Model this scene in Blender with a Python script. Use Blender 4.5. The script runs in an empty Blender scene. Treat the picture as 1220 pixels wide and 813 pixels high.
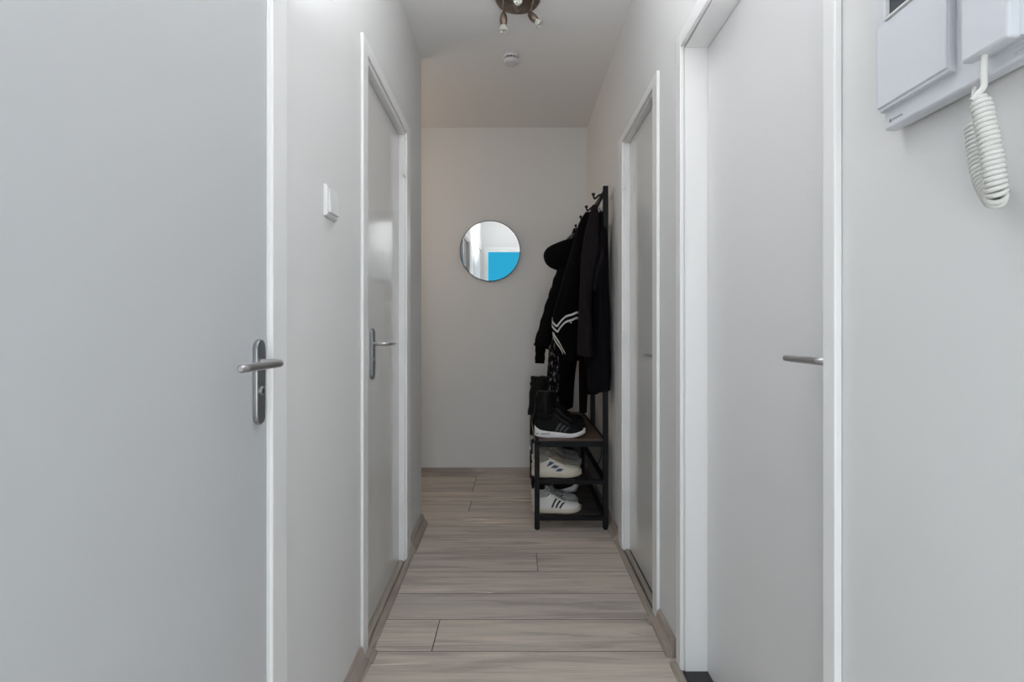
import bpy, bmesh, math, random
from mathutils import Vector, Matrix, noise
random.seed(7)
PI = math.pi
C = bpy.context.scene.collection
F = 634.0; VX = 615.0; VY = 394.0; CH = 1.04      # focal length in px, horizon point, camera height
H = 2.5                                            # ceiling height

# ------------------------------------------------------------------ materials
def mat(name, col, rough=0.6, metal=0.0, bump=0.0, bscale=200.0, var=0.0, vscale=3.0, spec=0.5, sheen=0.0):
    m = bpy.data.materials.new(name); m.use_nodes = True
    nt = m.node_tree; b = nt.nodes['Principled BSDF']
    b.inputs['Base Color'].default_value = (*col, 1)
    b.inputs['Roughness'].default_value = rough
    b.inputs['Metallic'].default_value = metal
    b.inputs['Specular IOR Level'].default_value = spec
    if sheen:
        b.inputs['Sheen Weight'].default_value = sheen
    tc = nt.nodes.new('ShaderNodeTexCoord')
    if var:
        n = nt.nodes.new('ShaderNodeTexNoise'); n.inputs['Scale'].default_value = vscale
        n.inputs['Detail'].default_value = 4
        nt.links.new(tc.outputs['Object'], n.inputs['Vector'])
        r = nt.nodes.new('ShaderNodeValToRGB')
        r.color_ramp.elements[0].position = .3; r.color_ramp.elements[1].position = .7
        r.color_ramp.elements[0].color = (*[c*(1-var) for c in col], 1)
        r.color_ramp.elements[1].color = (*[min(1, c*(1+var)) for c in col], 1)
        nt.links.new(n.outputs['Fac'], r.inputs['Fac'])
        nt.links.new(r.outputs['Color'], b.inputs['Base Color'])
    if bump:
        n = nt.nodes.new('ShaderNodeTexNoise'); n.inputs['Scale'].default_value = bscale
        n.inputs['Detail'].default_value = 3
        nt.links.new(tc.outputs['Object'], n.inputs['Vector'])
        bp = nt.nodes.new('ShaderNodeBump'); bp.inputs['Strength'].default_value = bump
        bp.inputs['Distance'].default_value = 0.002
        nt.links.new(n.outputs['Fac'], bp.inputs['Height'])
        nt.links.new(bp.outputs['Normal'], b.inputs['Normal'])
    return m

M = {}
M['wall'] = mat('wall_paint', (.73, .73, .725), .75, bump=.07, bscale=140, var=.01, vscale=2)
M['ceiling'] = mat('ceiling_paint', (.79, .785, .78), .85, bump=.08, bscale=90)
M['gloss'] = mat('white_gloss_paint', (.85, .85, .85), .3, bump=.04, bscale=60)
M['leaf'] = mat('door_paint', (.72, .72, .705), .13, bump=.02, bscale=30, spec=.7)
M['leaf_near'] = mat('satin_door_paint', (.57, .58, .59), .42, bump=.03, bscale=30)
M['leaf_deep'] = mat('white_door_paint', (.76, .76, .765), .4, bump=.03, bscale=30)
M['detector'] = mat('detector_plastic', (.62, .61, .62), .5)
M['steel'] = mat('brushed_steel', (.50, .50, .51), .33, 1.0, bump=.05, bscale=400)
M['plate'] = mat('aluminium_plate', (.36, .37, .385), .38, 1.0)
M['dark'] = mat('dark_gap', (.02, .018, .016), .8)
M['blackfloor'] = mat('black_threshold', (.018, .018, .02), .5)
M['bronze'] = mat('antique_bronze', (.20, .155, .125), .36, .9, bump=.5, bscale=60, var=.3, vscale=30)
M['blackmetal'] = mat('black_powder_coat', (.005, .005, .0065), .6, spec=.25)
M['plastic'] = mat('white_plastic', (.74, .74, .745), .4)
M['plastic2'] = mat('cream_plastic', (.70, .695, .665), .4)
M['phone'] = mat('phone_plastic', (.67, .69, .735), .42)
M['greymark'] = mat('grey_print', (.25, .27, .29), .6)
M['palemark'] = mat('pale_print', (.58, .6, .62), .6)
M['screen'] = mat('screen_glass', (.06, .065, .075), .12)
M['mirror'] = mat('mirror_glass', (.93, .94, .93), .0, 1.0)
M['glass'] = None
M['cloth_black'] = mat('black_cloth', (.0028, .0028, .0032), .95, bump=.5, bscale=500, spec=.06)
M['cloth_black2'] = mat('soft_black_cloth', (.0035, .0035, .0042), .95, bump=.5, bscale=300, spec=.07)
M['cloth_char'] = mat('charcoal_wool', (.0115, .0092, .0105), .95, bump=.7, bscale=600, var=.25, vscale=60, spec=.1)
M['cloth_navy'] = mat('black_navy_wool', (.0055, .0052, .0068), .95, bump=.6, bscale=500, spec=.08)
M['white_trim'] = mat('white_knit', (.62, .62, .6), .9)
M['lining'] = mat('dark_lining', (.01, .01, .01), .9)
M['sole_white'] = mat('white_rubber', (.72, .71, .72), .55)
M['sole_cream'] = mat('cream_rubber', (.58, .52, .43), .6)
M['sole_black'] = mat('black_rubber', (.01, .01, .01), .6)
M['up_black'] = mat('black_knit_upper', (.005, .005, .006), .8, bump=.5, bscale=400, spec=.18)
M['up_cream'] = mat('cream_leather', (.60, .56, .48), .5, var=.06, vscale=20)
M['up_white'] = mat('white_leather', (.66, .65, .62), .45, var=.05, vscale=20)
M['up_grey'] = mat('grey_mesh_upper', (.40, .39, .37), .7, bump=.5, bscale=400)
M['up_navy'] = mat('navy_suede', (.012, .02, .045), .8)
M['stripe_blue'] = mat('blue_stripe', (.015, .04, .11), .5)
M['stripe_black'] = mat('black_stripe', (.01, .01, .012), .5)
M['stripe_grey'] = mat('dark_grey_stripe', (.016, .016, .016), .5)
M['lace_cream'] = mat('brown_cream_lace', (.42, .34, .27), .8)
M['lace_white'] = mat('grey_white_lace', (.30, .295, .29), .8)
M['lace_black'] = mat('black_lace', (.02, .02, .02), .8)
M['leather_black'] = mat('black_leather', (.0035, .0035, .0035), .5, spec=.2, bump=.3, bscale=80)
M['fur'] = mat('black_fur_trim', (.004, .004, .004), 1.0, bump=1, bscale=300)
M['paleblue'] = mat('pale_grey_cotton', (.42, .45, .48), .8)
M['wood_raw'] = mat('raw_board_edge', (.28, .24, .19), .7)

def glass_mat():
    m = bpy.data.materials.new('lamp_glass'); m.use_nodes = True
    b = m.node_tree.nodes['Principled BSDF']
    b.inputs['Base Color'].default_value = (.93, .93, .86, 1)
    b.inputs['Roughness'].default_value = .08
    b.inputs['Transmission Weight'].default_value = .75
    return m
M['glass'] = glass_mat()

def wood_floor_mat(name, base=(.565, .50, .445), grainaxis='x', island=True, dark=1.0, rough=.5):
    """grey-brown oak laminate: streaks along the plank, soft dark cloudy bands, thin pale splits"""
    m = bpy.data.materials.new(name); m.use_nodes = True
    nt = m.node_tree; N = nt.nodes; L = nt.links; b = N['Principled BSDF']
    tc = N.new('ShaderNodeTexCoord')
    src = tc.outputs['Object']
    geo = N.new('ShaderNodeNewGeometry')
    off = N.new('ShaderNodeVectorMath'); off.operation = 'MULTIPLY_ADD'
    comb = N.new('ShaderNodeCombineXYZ')
    if island:
        L.new(geo.outputs['Random Per Island'], comb.inputs[0]); L.new(geo.outputs['Random Per Island'], comb.inputs[1])
        L.new(geo.outputs['Random Per Island'], comb.inputs[2])
    off.inputs[1].default_value = (37, 11, 23)
    L.new(comb.outputs[0], off.inputs[0]); L.new(src, off.inputs[2])
    def mapped(sc):
        mp = N.new('ShaderNodeMapping')
        mp.inputs['Scale'].default_value = sc if grainaxis == 'x' else (sc[1], sc[0], sc[2])
        L.new(off.outputs[0], mp.inputs['Vector']); return mp.outputs[0]
    def nz(sc, scale, detail=4, rough_=.55, dist=0):
        n = N.new('ShaderNodeTexNoise'); n.inputs['Scale'].default_value = scale
        n.inputs['Detail'].default_value = detail; n.inputs['Roughness'].default_value = rough_
        n.inputs['Distortion'].default_value = dist
        L.new(mapped(sc), n.inputs['Vector']); return n.outputs['Fac']
    def ramp(fac, stops):
        r = N.new('ShaderNodeValToRGB'); e = r.color_ramp.elements
        e[0].position, e[0].color = stops[0][0], (*stops[0][1], 1)
        e[1].position, e[1].color = stops[-1][0], (*stops[-1][1], 1)
        for p, c in stops[1:-1]:
            x = e.new(p); x.color = (*c, 1)
        L.new(fac, r.inputs['Fac']); return r.outputs['Color']
    def mix(a, bb, fac, mode='MULTIPLY'):
        x = N.new('ShaderNodeMix'); x.data_type = 'RGBA'; x.blend_type = mode
        if isinstance(fac, float): x.inputs[0].default_value = fac
        else: L.new(fac, x.inputs[0])
        L.new(a, x.inputs[6]); L.new(bb, x.inputs[7]); return x.outputs[2]
    c0 = tuple(c*dark for c in base)
    fine = ramp(nz((1.6, 60, 1), 3.0, 5, .6), [(.3, tuple(c*.84 for c in c0)), (.5, c0), (.72, tuple(c*1.16 for c in c0))])
    cloud = ramp(nz((1.3, 13, 1), 1.5, 4, .6, .6), [(.36, (.68, .665, .665)), (.5, (.95, .95, .95)), (.7, (1.12, 1.11, 1.09))])
    c1 = mix(fine, cloud, .85)
    # thin pale splits
    sp = ramp(nz((.45, 15, 1), 1.3, 2, .4, .5), [(.488, (0, 0, 0)), (.5, (1, 1, 1)), (.512, (0, 0, 0))])
    gate = ramp(nz((.6, 3, 1), 1.7, 1, .5), [(.52, (0, 0, 0)), (.60, (1, 1, 1))])
    msk = mix(sp, gate, 1.0)
    pale = N.new('ShaderNodeRGB'); pale.outputs[0].default_value = (*[min(1, c*1.75) for c in c0], 1)
    c2 = mix(c1, pale.outputs[0], msk, 'MIX')
    # dark feathering near splits
    dk = ramp(nz((1.0, 17, 1), 1.5, 5, .7, 1.2), [(.62, (1, 1, 1)), (.72, (.6, .58, .58))])
    c3 = mix(c2, dk, .8)
    if island:
        r2 = ramp(geo.outputs['Random Per Island'], [(0, (.93, .93, .94)), (1, (1.06, 1.05, 1.03))])
        c3 = mix(c3, r2, 1.0)
    L.new(c3, b.inputs['Base Color'])
    b.inputs['Roughness'].default_value = rough
    bp = N.new('ShaderNodeBump'); bp.inputs['Strength'].default_value = .12; bp.inputs['Distance'].default_value = .001
    L.new(nz((2, 80, 1), 3, 4), bp.inputs['Height']); L.new(bp.outputs['Normal'], b.inputs['Normal'])
    return m
M['floor'] = wood_floor_mat('oak_laminate')
M['skirt_y'] = wood_floor_mat('oak_skirting_long', (.37, .308, .268), 'y', False, rough=.45)
M['skirt_x'] = wood_floor_mat('oak_skirting_cross', (.37, .308, .268), 'x', False, rough=.45)
M['thresh'] = wood_floor_mat('oak_threshold', (.37, .32, .27), 'y', False, rough=.5)
M['seat'] = wood_floor_mat('rustic_brown_board', (.085, .048, .032), 'y', False, rough=.5)

def speckle_mat():
    m = bpy.data.materials.new('speckled_knit'); m.use_nodes = True
    nt = m.node_tree; b = nt.nodes['Principled BSDF']
    tc = nt.nodes.new('ShaderNodeTexCoord'); mp = nt.nodes.new('ShaderNodeMapping')
    mp.inputs['Scale'].default_value = (60, 60, 24)
    n = nt.nodes.new('ShaderNodeTexNoise'); n.inputs['Scale'].default_value = 1.2; n.inputs['Detail'].default_value = 2
    r = nt.nodes.new('ShaderNodeValToRGB')
    r.color_ramp.elements[0].position = .53; r.color_ramp.elements[0].color = (.006, .006, .009, 1)
    r.color_ramp.elements[1].position = .66; r.color_ramp.elements[1].color = (.30, .30, .32, 1)
    nt.links.new(tc.outputs['Object'], mp.inputs[0]); nt.links.new(mp.outputs[0], n.inputs[0])
    nt.links.new(n.outputs['Fac'], r.inputs[0]); nt.links.new(r.outputs[0], b.inputs['Base Color'])
    b.inputs['Roughness'].default_value = .95; b.inputs['Specular IOR Level'].default_value = .15
    return m
M['speckle'] = speckle_mat()

# ------------------------------------------------------------------ mesh helpers
def box(bm, x0, x1, y0, y1, z0, z1):
    vs = [bm.verts.new((x, y, z)) for x in (x0, x1) for y in (y0, y1) for z in (z0, z1)]
    for f in ((0, 1, 3, 2), (4, 6, 7, 5), (0, 4, 5, 1), (2, 3, 7, 6), (0, 2, 6, 4), (1, 5, 7, 3)):
        bm.faces.new([vs[i] for i in f])
    return vs

def loft(bm, rings, cap=True, closed=True):
    vr = [[bm.verts.new(p) for p in r] for r in rings]
    n = len(vr[0])
    for a, b in zip(vr[:-1], vr[1:]):
        for i in range(n if closed else n-1):
            j = (i+1) % n
            bm.faces.new((a[i], a[j], b[j], b[i]))
    if cap:
        bm.faces.new(vr[0][::-1]); bm.faces.new(vr[-1])
    return vr

def smooth_path(pts, k=6):
    pts = [Vector(p) for p in pts]; out = []
    for i in range(len(pts)-1):
        p0 = pts[max(i-1, 0)]; p1 = pts[i]; p2 = pts[i+1]; p3 = pts[min(i+2, len(pts)-1)]
        for s in range(k):
            t = s/k
            out.append(.5*((2*p1)+(-p0+p2)*t+(2*p0-5*p1+4*p2-p3)*t*t+(-p0+3*p1-3*p2+p3)*t**3))
    out.append(pts[-1]); return out

def tube(bm, pts, r, n=10, flat=1.0, up=(0, 0, 1)):
    pts = [Vector(p) for p in pts]
    rs = r if isinstance(r, (list, tuple)) else [r]*len(pts)
    t0 = (pts[1]-pts[0]).normalized()
    nrm = Vector(up)
    if abs(t0.dot(nrm)) > .9: nrm = Vector((1, 0, 0))
    nrm = (nrm - t0*nrm.dot(t0)).normalized()
    rings = []
    for i, p in enumerate(pts):
        if i == 0: t = t0
        elif i == len(pts)-1: t = (pts[i]-pts[i-1]).normalized()
        else: t = (pts[i+1]-pts[i-1]).normalized()
        nrm = (nrm - t*nrm.dot(t)).normalized(); bi = t.cross(nrm)
        rings.append([p + (nrm*math.cos(2*PI*k/n)*flat + bi*math.sin(2*PI*k/n))*rs[i] for k in range(n)])
    loft(bm, rings)

def lathe(bm, prof, n=40, mtx=None):
    """prof: list of (radius, height) about z"""
    rings = []
    for r, z in prof:
        r = max(r, 1e-5)
        ring = [Vector((r*math.cos(2*PI*k/n), r*math.sin(2*PI*k/n), z)) for k in range(n)]
        if mtx: ring = [mtx @ v for v in ring]
        rings.append(ring)
    loft(bm, rings)

def prism(bm, poly, axis, a, b):
    """extrude a 2D polygon along axis 'y' (poly in x,z), 'x' (poly in y,z) or 'z' (poly in x,y)"""
    def P(u, v, w):
        return {'y': (u, w, v), 'x': (w, u, v), 'z': (u, v, w)}[axis]
    loft(bm, [[P(u, v, a) for u, v in poly], [P(u, v, b) for u, v in poly]])

def obj(name, bm, m, parent=None, smooth=False, bevel=0, subsurf=0, loc=None, rot=None, angle=40):
    bmesh.ops.recalc_face_normals(bm, faces=bm.faces)
    me = bpy.data.meshes.new(name); bm.to_mesh(me); bm.free()
    if isinstance(m, str): m = M[m]
    me.materials.append(m)
    o = bpy.data.objects.new(name, me); C.objects.link(o)
    if parent: o.parent = parent
    if loc: o.location = loc
    if rot: o.rotation_euler = rot
    if bevel:
        md = o.modifiers.new('bevel', 'BEVEL'); md.width = bevel; md.segments = 3; md.limit_method = 'ANGLE'
        md.angle_limit = math.radians(35)
    if subsurf:
        md = o.modifiers.new('sub', 'SUBSURF'); md.levels = subsurf; md.render_levels = subsurf
    if smooth or bevel or subsurf:
        for p in me.polygons: p.use_smooth = True
        if not subsurf:
            try:
                me.set_sharp_from_angle(angle=math.radians(angle))
            except Exception: pass
    return o

def empty(name, loc=(0, 0, 0), rot=(0, 0, 0)):
    o = bpy.data.objects.new(name, None); C.objects.link(o)
    o.location = loc; o.rotation_euler = rot; o.empty_display_size = .05
    return o
def tag(o, label=None, cat=None, group=None, kind=None):
    if label: o['label'] = label
    if cat: o['category'] = cat
    if group: o['group'] = group
    if kind: o['kind'] = kind
    return o
def struct(o, label, cat):
    return tag(o, label, cat, kind='structure')
B = bmesh.new

# ------------------------------------------------------------------ left wall frame (the wall runs very slightly outwards)
LANG = math.atan(.0185)
LLOC = (-.4572, 0, 0); LROT = (0, 0, LANG)
def LW(x, y, z):                       # local left-wall coordinates -> world
    return Matrix.Translation(LLOC) @ Matrix.Rotation(LANG, 4, 'Z') @ Vector((x, y, z))
DR = .511                              # right wall plane
YB = 3.825                             # back wall plane
YR = -.42                              # rear wall plane (behind the camera)

# floor: individual laminate planks across the corridor
bm = B()
Y0 = 1.7235; PW = .19
seams = {0: [-.274], 3: [.094], 7: [-.272], 9: [-.282], 10: [-.282]}
k = -12
while Y0+k*PW < YB+.02:
    a = Y0+k*PW; b = min(a+PW, YB+.05)
    sx = seams.get(k)
    if sx is None:
        s0 = [-.62, -.72, -.85, -.66, -.78, -.58][k % 6]; sx = [s0]
    xs = [-1.75] + [x for x in (sx[0]-1.38, sx[0], sx[0]+1.38) if -1.75 < x < .75] + [.75]
    for x0, x1 in zip(xs[:-1], xs[1:]):
        g = .0007
        v = [(x0+g, a+g, -.01), (x1-g, a+g, -.01), (x1-g, b-g, -.01), (x0+g, b-g, -.01)]
        t = [(x0+g, a+g, -.0012), (x1-g, a+g, -.0012), (x1-g, b-g, -.0012), (x0+g, b-g, -.0012)]
        h = .0009
        t2 = [(x0+g+h, a+g+h, 0), (x1-g-h, a+g+h, 0), (x1-g-h, b-g-h, 0), (x0+g+h, b-g-h, 0)]
        loft(bm, [v, t, t2])
        for f_ in list(bm.faces)[-10:]:
            if abs(f_.calc_center_median().z) > .0002: f_.material_index = 1
    k += 1
o = obj('floor', bm, 'floor'); o.data.materials.append(mat('laminate_joint', (.13, .105, .09), .7)); struct(o, 'grey brown oak laminate floor laid crosswise in the hallway', 'floor')
bm = B(); box(bm, -1.8, .8, -1.2, 4.0, -.06, -.011)
o = obj('trim_10', bm, 'dark'); struct(o, 'dark subfloor showing only in the plank joints', 'subfloor')

bm = B(); box(bm, -1.8, .75, YR-.12, YB+.1, H, H+.1)
o = obj('ceiling', bm, 'ceiling'); struct(o, 'matte white hallway ceiling', 'ceiling')

# left wall (local), openings for door_1 and door_2
D1 = (.20, 1.035); D2 = (1.70, 2.44)
bm = B()
box(bm, -.10, 0, -.5, -.40, 0, H)
box(bm, -.10, 0, -.40, .13, 2.05, H)
box(bm, -.10, 0, .13, D1[0], 0, H)
box(bm, -.10, 0, D1[0], D1[1], 1.96, H)
box(bm, -.10, 0, D1[1], D2[0], 0, H)
box(bm, -.10, 0, D2[0], D2[1], 1.94, H)
box(bm, -.10, 0, D2[1], 2.86, 0, H)
o = obj('wall_left', bm, 'wall', loc=LLOC, rot=LROT); struct(o, 'white plastered left hallway wall', 'wall')
bm = B(); box(bm, -1.75, -.60, 2.76, 2.868, 0, H)
o = obj('wall_alcove', bm, 'wall'); struct(o, 'white side wall of the recess beyond the left wall', 'wall')
bm = B(); box(bm, -1.80, -.62, YR-.1, YR-.02, 0, H); box(bm, -1.80, -.60, 1.1, 1.18, 0, H); box(bm, -1.80, -1.72, YR-.1, 1.18, 0, H)  # unseen walls, added so the blue sky does not leak in
o = obj('wall_side_room', bm, 'wall'); struct(o, 'white walls of the unseen side room, added to keep out stray sky light', 'wall')
bm = B(); box(bm, -1.80, -1.70, 2.6, YB+.1, 0, H)
o = obj('wall_far_left', bm, 'wall'); struct(o, 'white end wall of the recess on the left', 'wall')
bm = B(); box(bm, -1.8, .75, YB, YB+.1, 0, H)
o = obj('wall_back', bm, 'wall'); struct(o, 'white wall at the end of the hallway with the round mirror', 'wall')
# right wall, openings for door_3 (far) and door_4 (near)
D3 = (1.92, 2.515); D4 = (.87, 1.62)
bm = B()
box(bm, DR, DR+.14, YR-.1, D4[0], 0, H)
box(bm, DR, DR+.14, D4[0], D4[1], 1.91, H)
box(bm, DR, DR+.14, D4[1], D3[0], 0, H)
box(bm, DR, DR+.14, D3[0], D3[1], 1.93, H)
box(bm, DR, DR+.14, D3[1], YB+.05, 0, H)
o = obj('wall_right', bm, 'wall'); struct(o, 'white plastered right hallway wall', 'wall')
# rear wall (behind the camera) with the open front doorway
RX0, RX1, RH = -.37, .44, 2.06
bm = B()
box(bm, -.625, RX0, YR-.1, YR, 0, H)
box(bm, RX1, DR+.1, YR-.1, YR, 0, H)
box(bm, RX0, RX1, YR-.1, YR, RH, H)
o = obj('wall_rear', bm, 'wall'); struct(o, 'white wall around the open front doorway, seen only in the mirror', 'wall')
bm = B()
for a, b_ in ((RX0-.05, RX0+.012), (RX1-.012, RX1+.05)):
    box(bm, a, b_, YR-.1, YR+.014, 0, RH+.05)
box(bm, RX0+.012, RX1-.012, YR-.1, YR+.014, RH-.012, RH+.05)
o = obj('trim_9', bm, 'gloss', bevel=.002); struct(o, 'white frame of the open front doorway', 'door frame')

# ------------------------------------------------------------------ skirtings
SK = [(0, 0), (.033, 0), (.033, .012), (.029, .018), (.020, .024), (.015, .034), (.013, .046), (.010, .052), (.005, .055), (0, .055)]
def skirt(name, axis, a, b, base, sgn, m, label, loc=None, rot=None, fold=None):
    bm = B()
    poly = [(base+sgn*u, v) for u, v in SK]
    if axis == 'y': prism(bm, poly, 'y', a, b)
    else:           prism(bm, poly, 'x', a, b)
    o = obj(name, bm, m, loc=loc, rot=rot, smooth=True); struct(o, label, 'skirting board'); return o
skirt('baseboard_left', 'y', D1[1]+.06, 1.655, .001, 1, 'skirt_y', 'oak skirting board between the two left doors', LLOC, LROT)
skirt('baseboard_left_far', 'y', 2.50, 2.86, .001, 1, 'skirt_y', 'oak skirting board beyond the far left door', LLOC, LROT)
skirt('baseboard_back', 'x', -1.69, DR-.001, YB-.001, -1, 'skirt_x', 'oak skirting board along the end wall')
skirt('baseboard_right', 'y', 1.69, 1.88, DR-.001, -1, 'skirt_y', 'oak skirting board between the two right doors')
skirt('baseboard_right_far', 'y', 2.62, YB-.035, DR-.001, -1, 'skirt_y', 'oak skirting board behind the shoe rack')
skirt('baseboard_right_near', 'y', YR+.02, .82, DR-.001, -1, 'skirt_y', 'oak skirting board below the intercom')

# thresholds
def thresh(name, x0, x1, y0, y1, h, label, loc=None, rot=None):
    bm = B()
    s = 1 if x1 > x0 else -1; w = abs(x1-x0)
    poly = [(x0, 0), (x0+s*.003, h*.7), (x0+s*w*.3, h), (x0+s*w*.8, h), (x1, h*.7), (x1, 0)]
    prism(bm, poly, 'y', y0, y1)
    o = obj(name, bm, 'thresh', loc=loc, rot=rot, smooth=True); struct(o, label, 'threshold'); return o
thresh('trim_1', .028, .003, 1.66, 2.49, .009, 'oak threshold strip under the far left door', LLOC, LROT)
thresh('trim_2', DR-.031, DR-.006, 1.885, 2.60, .009, 'front oak threshold strip at the far right door')
thresh('trim_3', DR-.003, DR+.021, 1.925, 2.50, .014, 'rear oak threshold strip at the far right door')
thresh('trim_4', DR-.034, DR-.008, .86, 1.655, .009, 'oak threshold strip at the near right door')
bm = B(); prism(bm, [(.003, 0), (.042, 0), (.040, .008), (.02, .016), (.003, .016)], 'y', 1.655, 1.72)
o = obj('trim_5', bm, 'thresh', loc=LLOC, rot=LROT, bevel=.002); struct(o, 'oak corner piece at the foot of the far left door frame', 'threshold')
bm = B(); prism(bm, [(.003, 0), (.034, 0), (.032, .008), (.02, .014), (.003, .014)], 'y', 2.485, 2.53)
o = obj('trim_6', bm, 'thresh', loc=LLOC, rot=LROT, bevel=.002); struct(o, 'oak end piece beyond the far left door', 'threshold')
bm = B(); prism(bm, [(DR-.003, 0), (DR-.042, 0), (DR-.040, .008), (DR-.02, .014), (DR-.003, .014)], 'y', 1.875, 1.92)
o = obj('trim_7', bm, 'thresh', bevel=.002); struct(o, 'oak end piece at the near foot of the far right door', 'threshold')
bm = B(); prism(bm, [(DR-.003, 0), (DR-.036, 0), (DR-.034, .006), (DR-.02, .010), (DR-.003, .010)], 'y', 2.595, 2.63)
o = obj('trim_8', bm, 'thresh', bevel=.002); struct(o, 'oak end piece at the far foot of the far right door', 'threshold')
bm = B(); box(bm, DR-.005, DR+.138, D4[0]+.005, D4[1]-.005, .001, .006)
o = obj('trim_11', bm, 'blackfloor'); struct(o, 'black sill strip in the recess of the near right door', 'threshold')
bm = B(); box(bm, DR+.014, DR+.138, D3[0]+.005, D3[1]-.005, .001, .004)
box(bm, DR-.006, DR-.003, 1.93, 2.50, .001, .007)
o = obj('trim_12', bm, 'dark'); struct(o, 'dark joint between the two threshold strips', 'threshold')
thresh('trim_14', .001, -.040, 1.738, 2.382, .011, 'oak strip directly under the far left door leaf', LLOC, LROT)
bm = B(); box(bm, -.098, -.041, D2[0]+.005, D2[1]-.005, .001, .003)
o = obj('trim_13', bm, 'dark', loc=LLOC, rot=LROT); struct(o, 'dark gap under the far left door', 'threshold')

# ------------------------------------------------------------------ doors.  Local frame: x = into the corridor, y = along the wall
def lever_pts(y0, z, xo, xout, ylen, rr):
    """neck out of the plate at (xo,y0) to xout then along y by ylen"""
    s = 1 if ylen > 0 else -1; q = .022
    p = [(xo, y0, z), (xout-q, y0, z)]
    for i in range(1, 7):
        a = PI/2*i/6
        p.append((xout-q+q*math.sin(a), y0+s*q*(1-math.cos(a)), z))
    p += [(xout, y0+s*q+(ylen-s*q)*t, z) for t in (.15, .5, .85, .975, 1)]
    return p
def rounded(w, h, n=8):
    r = w/2; pts = []
    for i in range(n+1):
        a = PI*i/n; pts.append((r*math.cos(a), h/2-r+r*math.sin(a)))
    for i in range(n+1):
        a = PI+PI*i/n; pts.append((r*math.cos(a), -h/2+r+r*math.sin(a)))
    return pts

def build_door(name, label, spec, loc, rot):
    """frame: outer y0,y1,top ; inner y0,y1,top ; protrusion ; leaf x ; handle dict"""
    root = empty(name, loc, rot); struct(root, label, 'door')
    o0, o1, ot = spec['outer']; i0, i1, it = spec['inner']; pr = spec['proud']; lx = spec['leaf']
    back = -.098
    lip = spec.get('lip', .012)
    bm = B()
    # face casing
    box(bm, .0005, pr, o0, i0-lip, 0.004, ot)
    box(bm, .0005, pr, i1+lip, o1, 0.004, ot)
    box(bm, .0005, pr, i0-lip, i1+lip, it+lip, ot)
    obj('door_casing', bm, 'gloss', root, bevel=.0022)
    bm = B()
    lp = spec.get('lipx', .004)
    w0 = spec['open'][0]; w1 = spec['open'][1]; wt = spec['open'][2]
    box(bm, back, lp, w0+.001, i0, 0.006, wt-.001)
    box(bm, back, lp, i1, w1-.001, 0.006, wt-.001)
    box(bm, back, lp, i0, i1, it, wt-.001)
    # stop behind the leaf
    box(bm, back, lx-.042, i0, i0+.012, .006, it); box(bm, back, lx-.042, i1-.012, i1, .006, it)
    box(bm, back, lx-.042, i0+.012, i1-.012, it-.012, it)
    obj('door_jamb', bm, 'gloss', root, bevel=.0015)
    bm = B(); g = .0025
    box(bm, lx-.038, lx, i0+g, i1-g, spec.get('gap', .012), it-g)
    leaf = obj('door_leaf', bm, spec.get('mat', 'leaf'), root, bevel=.0015)
    h = spec['handle']
    s = h['side']       # plate centre y
    if h.get('plate'):
        pw, z0, z1, th = h['plate']
        bm = B()
        P = rounded(pw, z1-z0)
        zc = (z0+z1)/2
        prism(bm, [(s+u, zc+v) for u, v in P], 'x', lx, lx+th)
        pl = obj('handle_plate', bm, 'plate', root, bevel=.002)
        cz = h.get('cyl')
        if cz:
            bm = B(); mt = Matrix.Translation((lx+th, s, cz)) @ Matrix.Rotation(PI/2, 4, 'Y')
            lathe(bm, [(0, 0), (.0085, 0), (.0085, .0015), (.007, .003), (0, .003)], 24, mt)
            c = obj('lock_cylinder', bm, 'steel', root, smooth=True)
            bm = B(); box(bm, lx+th+.003, lx+th+.0042, s-.001, s+.001, cz-.004, cz+.004)
            obj('keyhole', bm, 'dark', c)
    else:
        th = .008
        bm = B(); mt = Matrix.Translation((lx, s, h['z'])) @ Matrix.Rotation(PI/2, 4, 'Y')
        lathe(bm, [(0, 0), (.022, 0), (.022, th-.002), (.020, th), (0, th)], 32, mt)
        obj('handle_rose', bm, 'plate', root, smooth=True)
    bm = B()
    pts = lever_pts(s, h['z'], lx+th-.002, h['out'], h['len'], h['r'])
    n = len(pts); rs = [h['r']]*n; rs[-1] = h['r']*.55; rs[-2] = h['r']*.93
    tube(bm, pts, rs, 16)
    obj('lever_handle', bm, 'steel', root, smooth=True)
    for (hy, hz) in h.get('hinges', []):
        bm = B()
        for q in range(3):
            tube(bm, [(.004, hy, hz-.033+q*.0225), (.004, hy, hz-.033+q*.0225+.021)], .0055, 12)
        box(bm, -.001, .0052, hy-.012, hy+.012, hz-.03, hz+.03)
        obj('hinge', bm, 'gloss', root, smooth=True)
    return root

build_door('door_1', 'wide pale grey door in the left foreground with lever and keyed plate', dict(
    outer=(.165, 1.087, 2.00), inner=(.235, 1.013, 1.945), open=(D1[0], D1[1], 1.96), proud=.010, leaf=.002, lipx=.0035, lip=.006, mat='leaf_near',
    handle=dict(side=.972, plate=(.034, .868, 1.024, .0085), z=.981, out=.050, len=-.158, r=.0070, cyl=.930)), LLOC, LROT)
build_door('door_2', 'glossy grey door farther along the left wall with silver lever', dict(
    outer=(1.664, 2.482, 1.974), inner=(1.735, 2.385, 1.918), open=(D2[0], D2[1], 1.94), proud=.0105, leaf=-.024, lipx=.002, lip=.013,
    handle=dict(side=1.892, plate=(.036, .867, 1.047, .0115), z=.993, out=.037, len=.105, r=.0068, cyl=.935,
                hinges=[(2.381, 1.763), (2.381, .994), (2.381, .24)])), LLOC, LROT)
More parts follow.
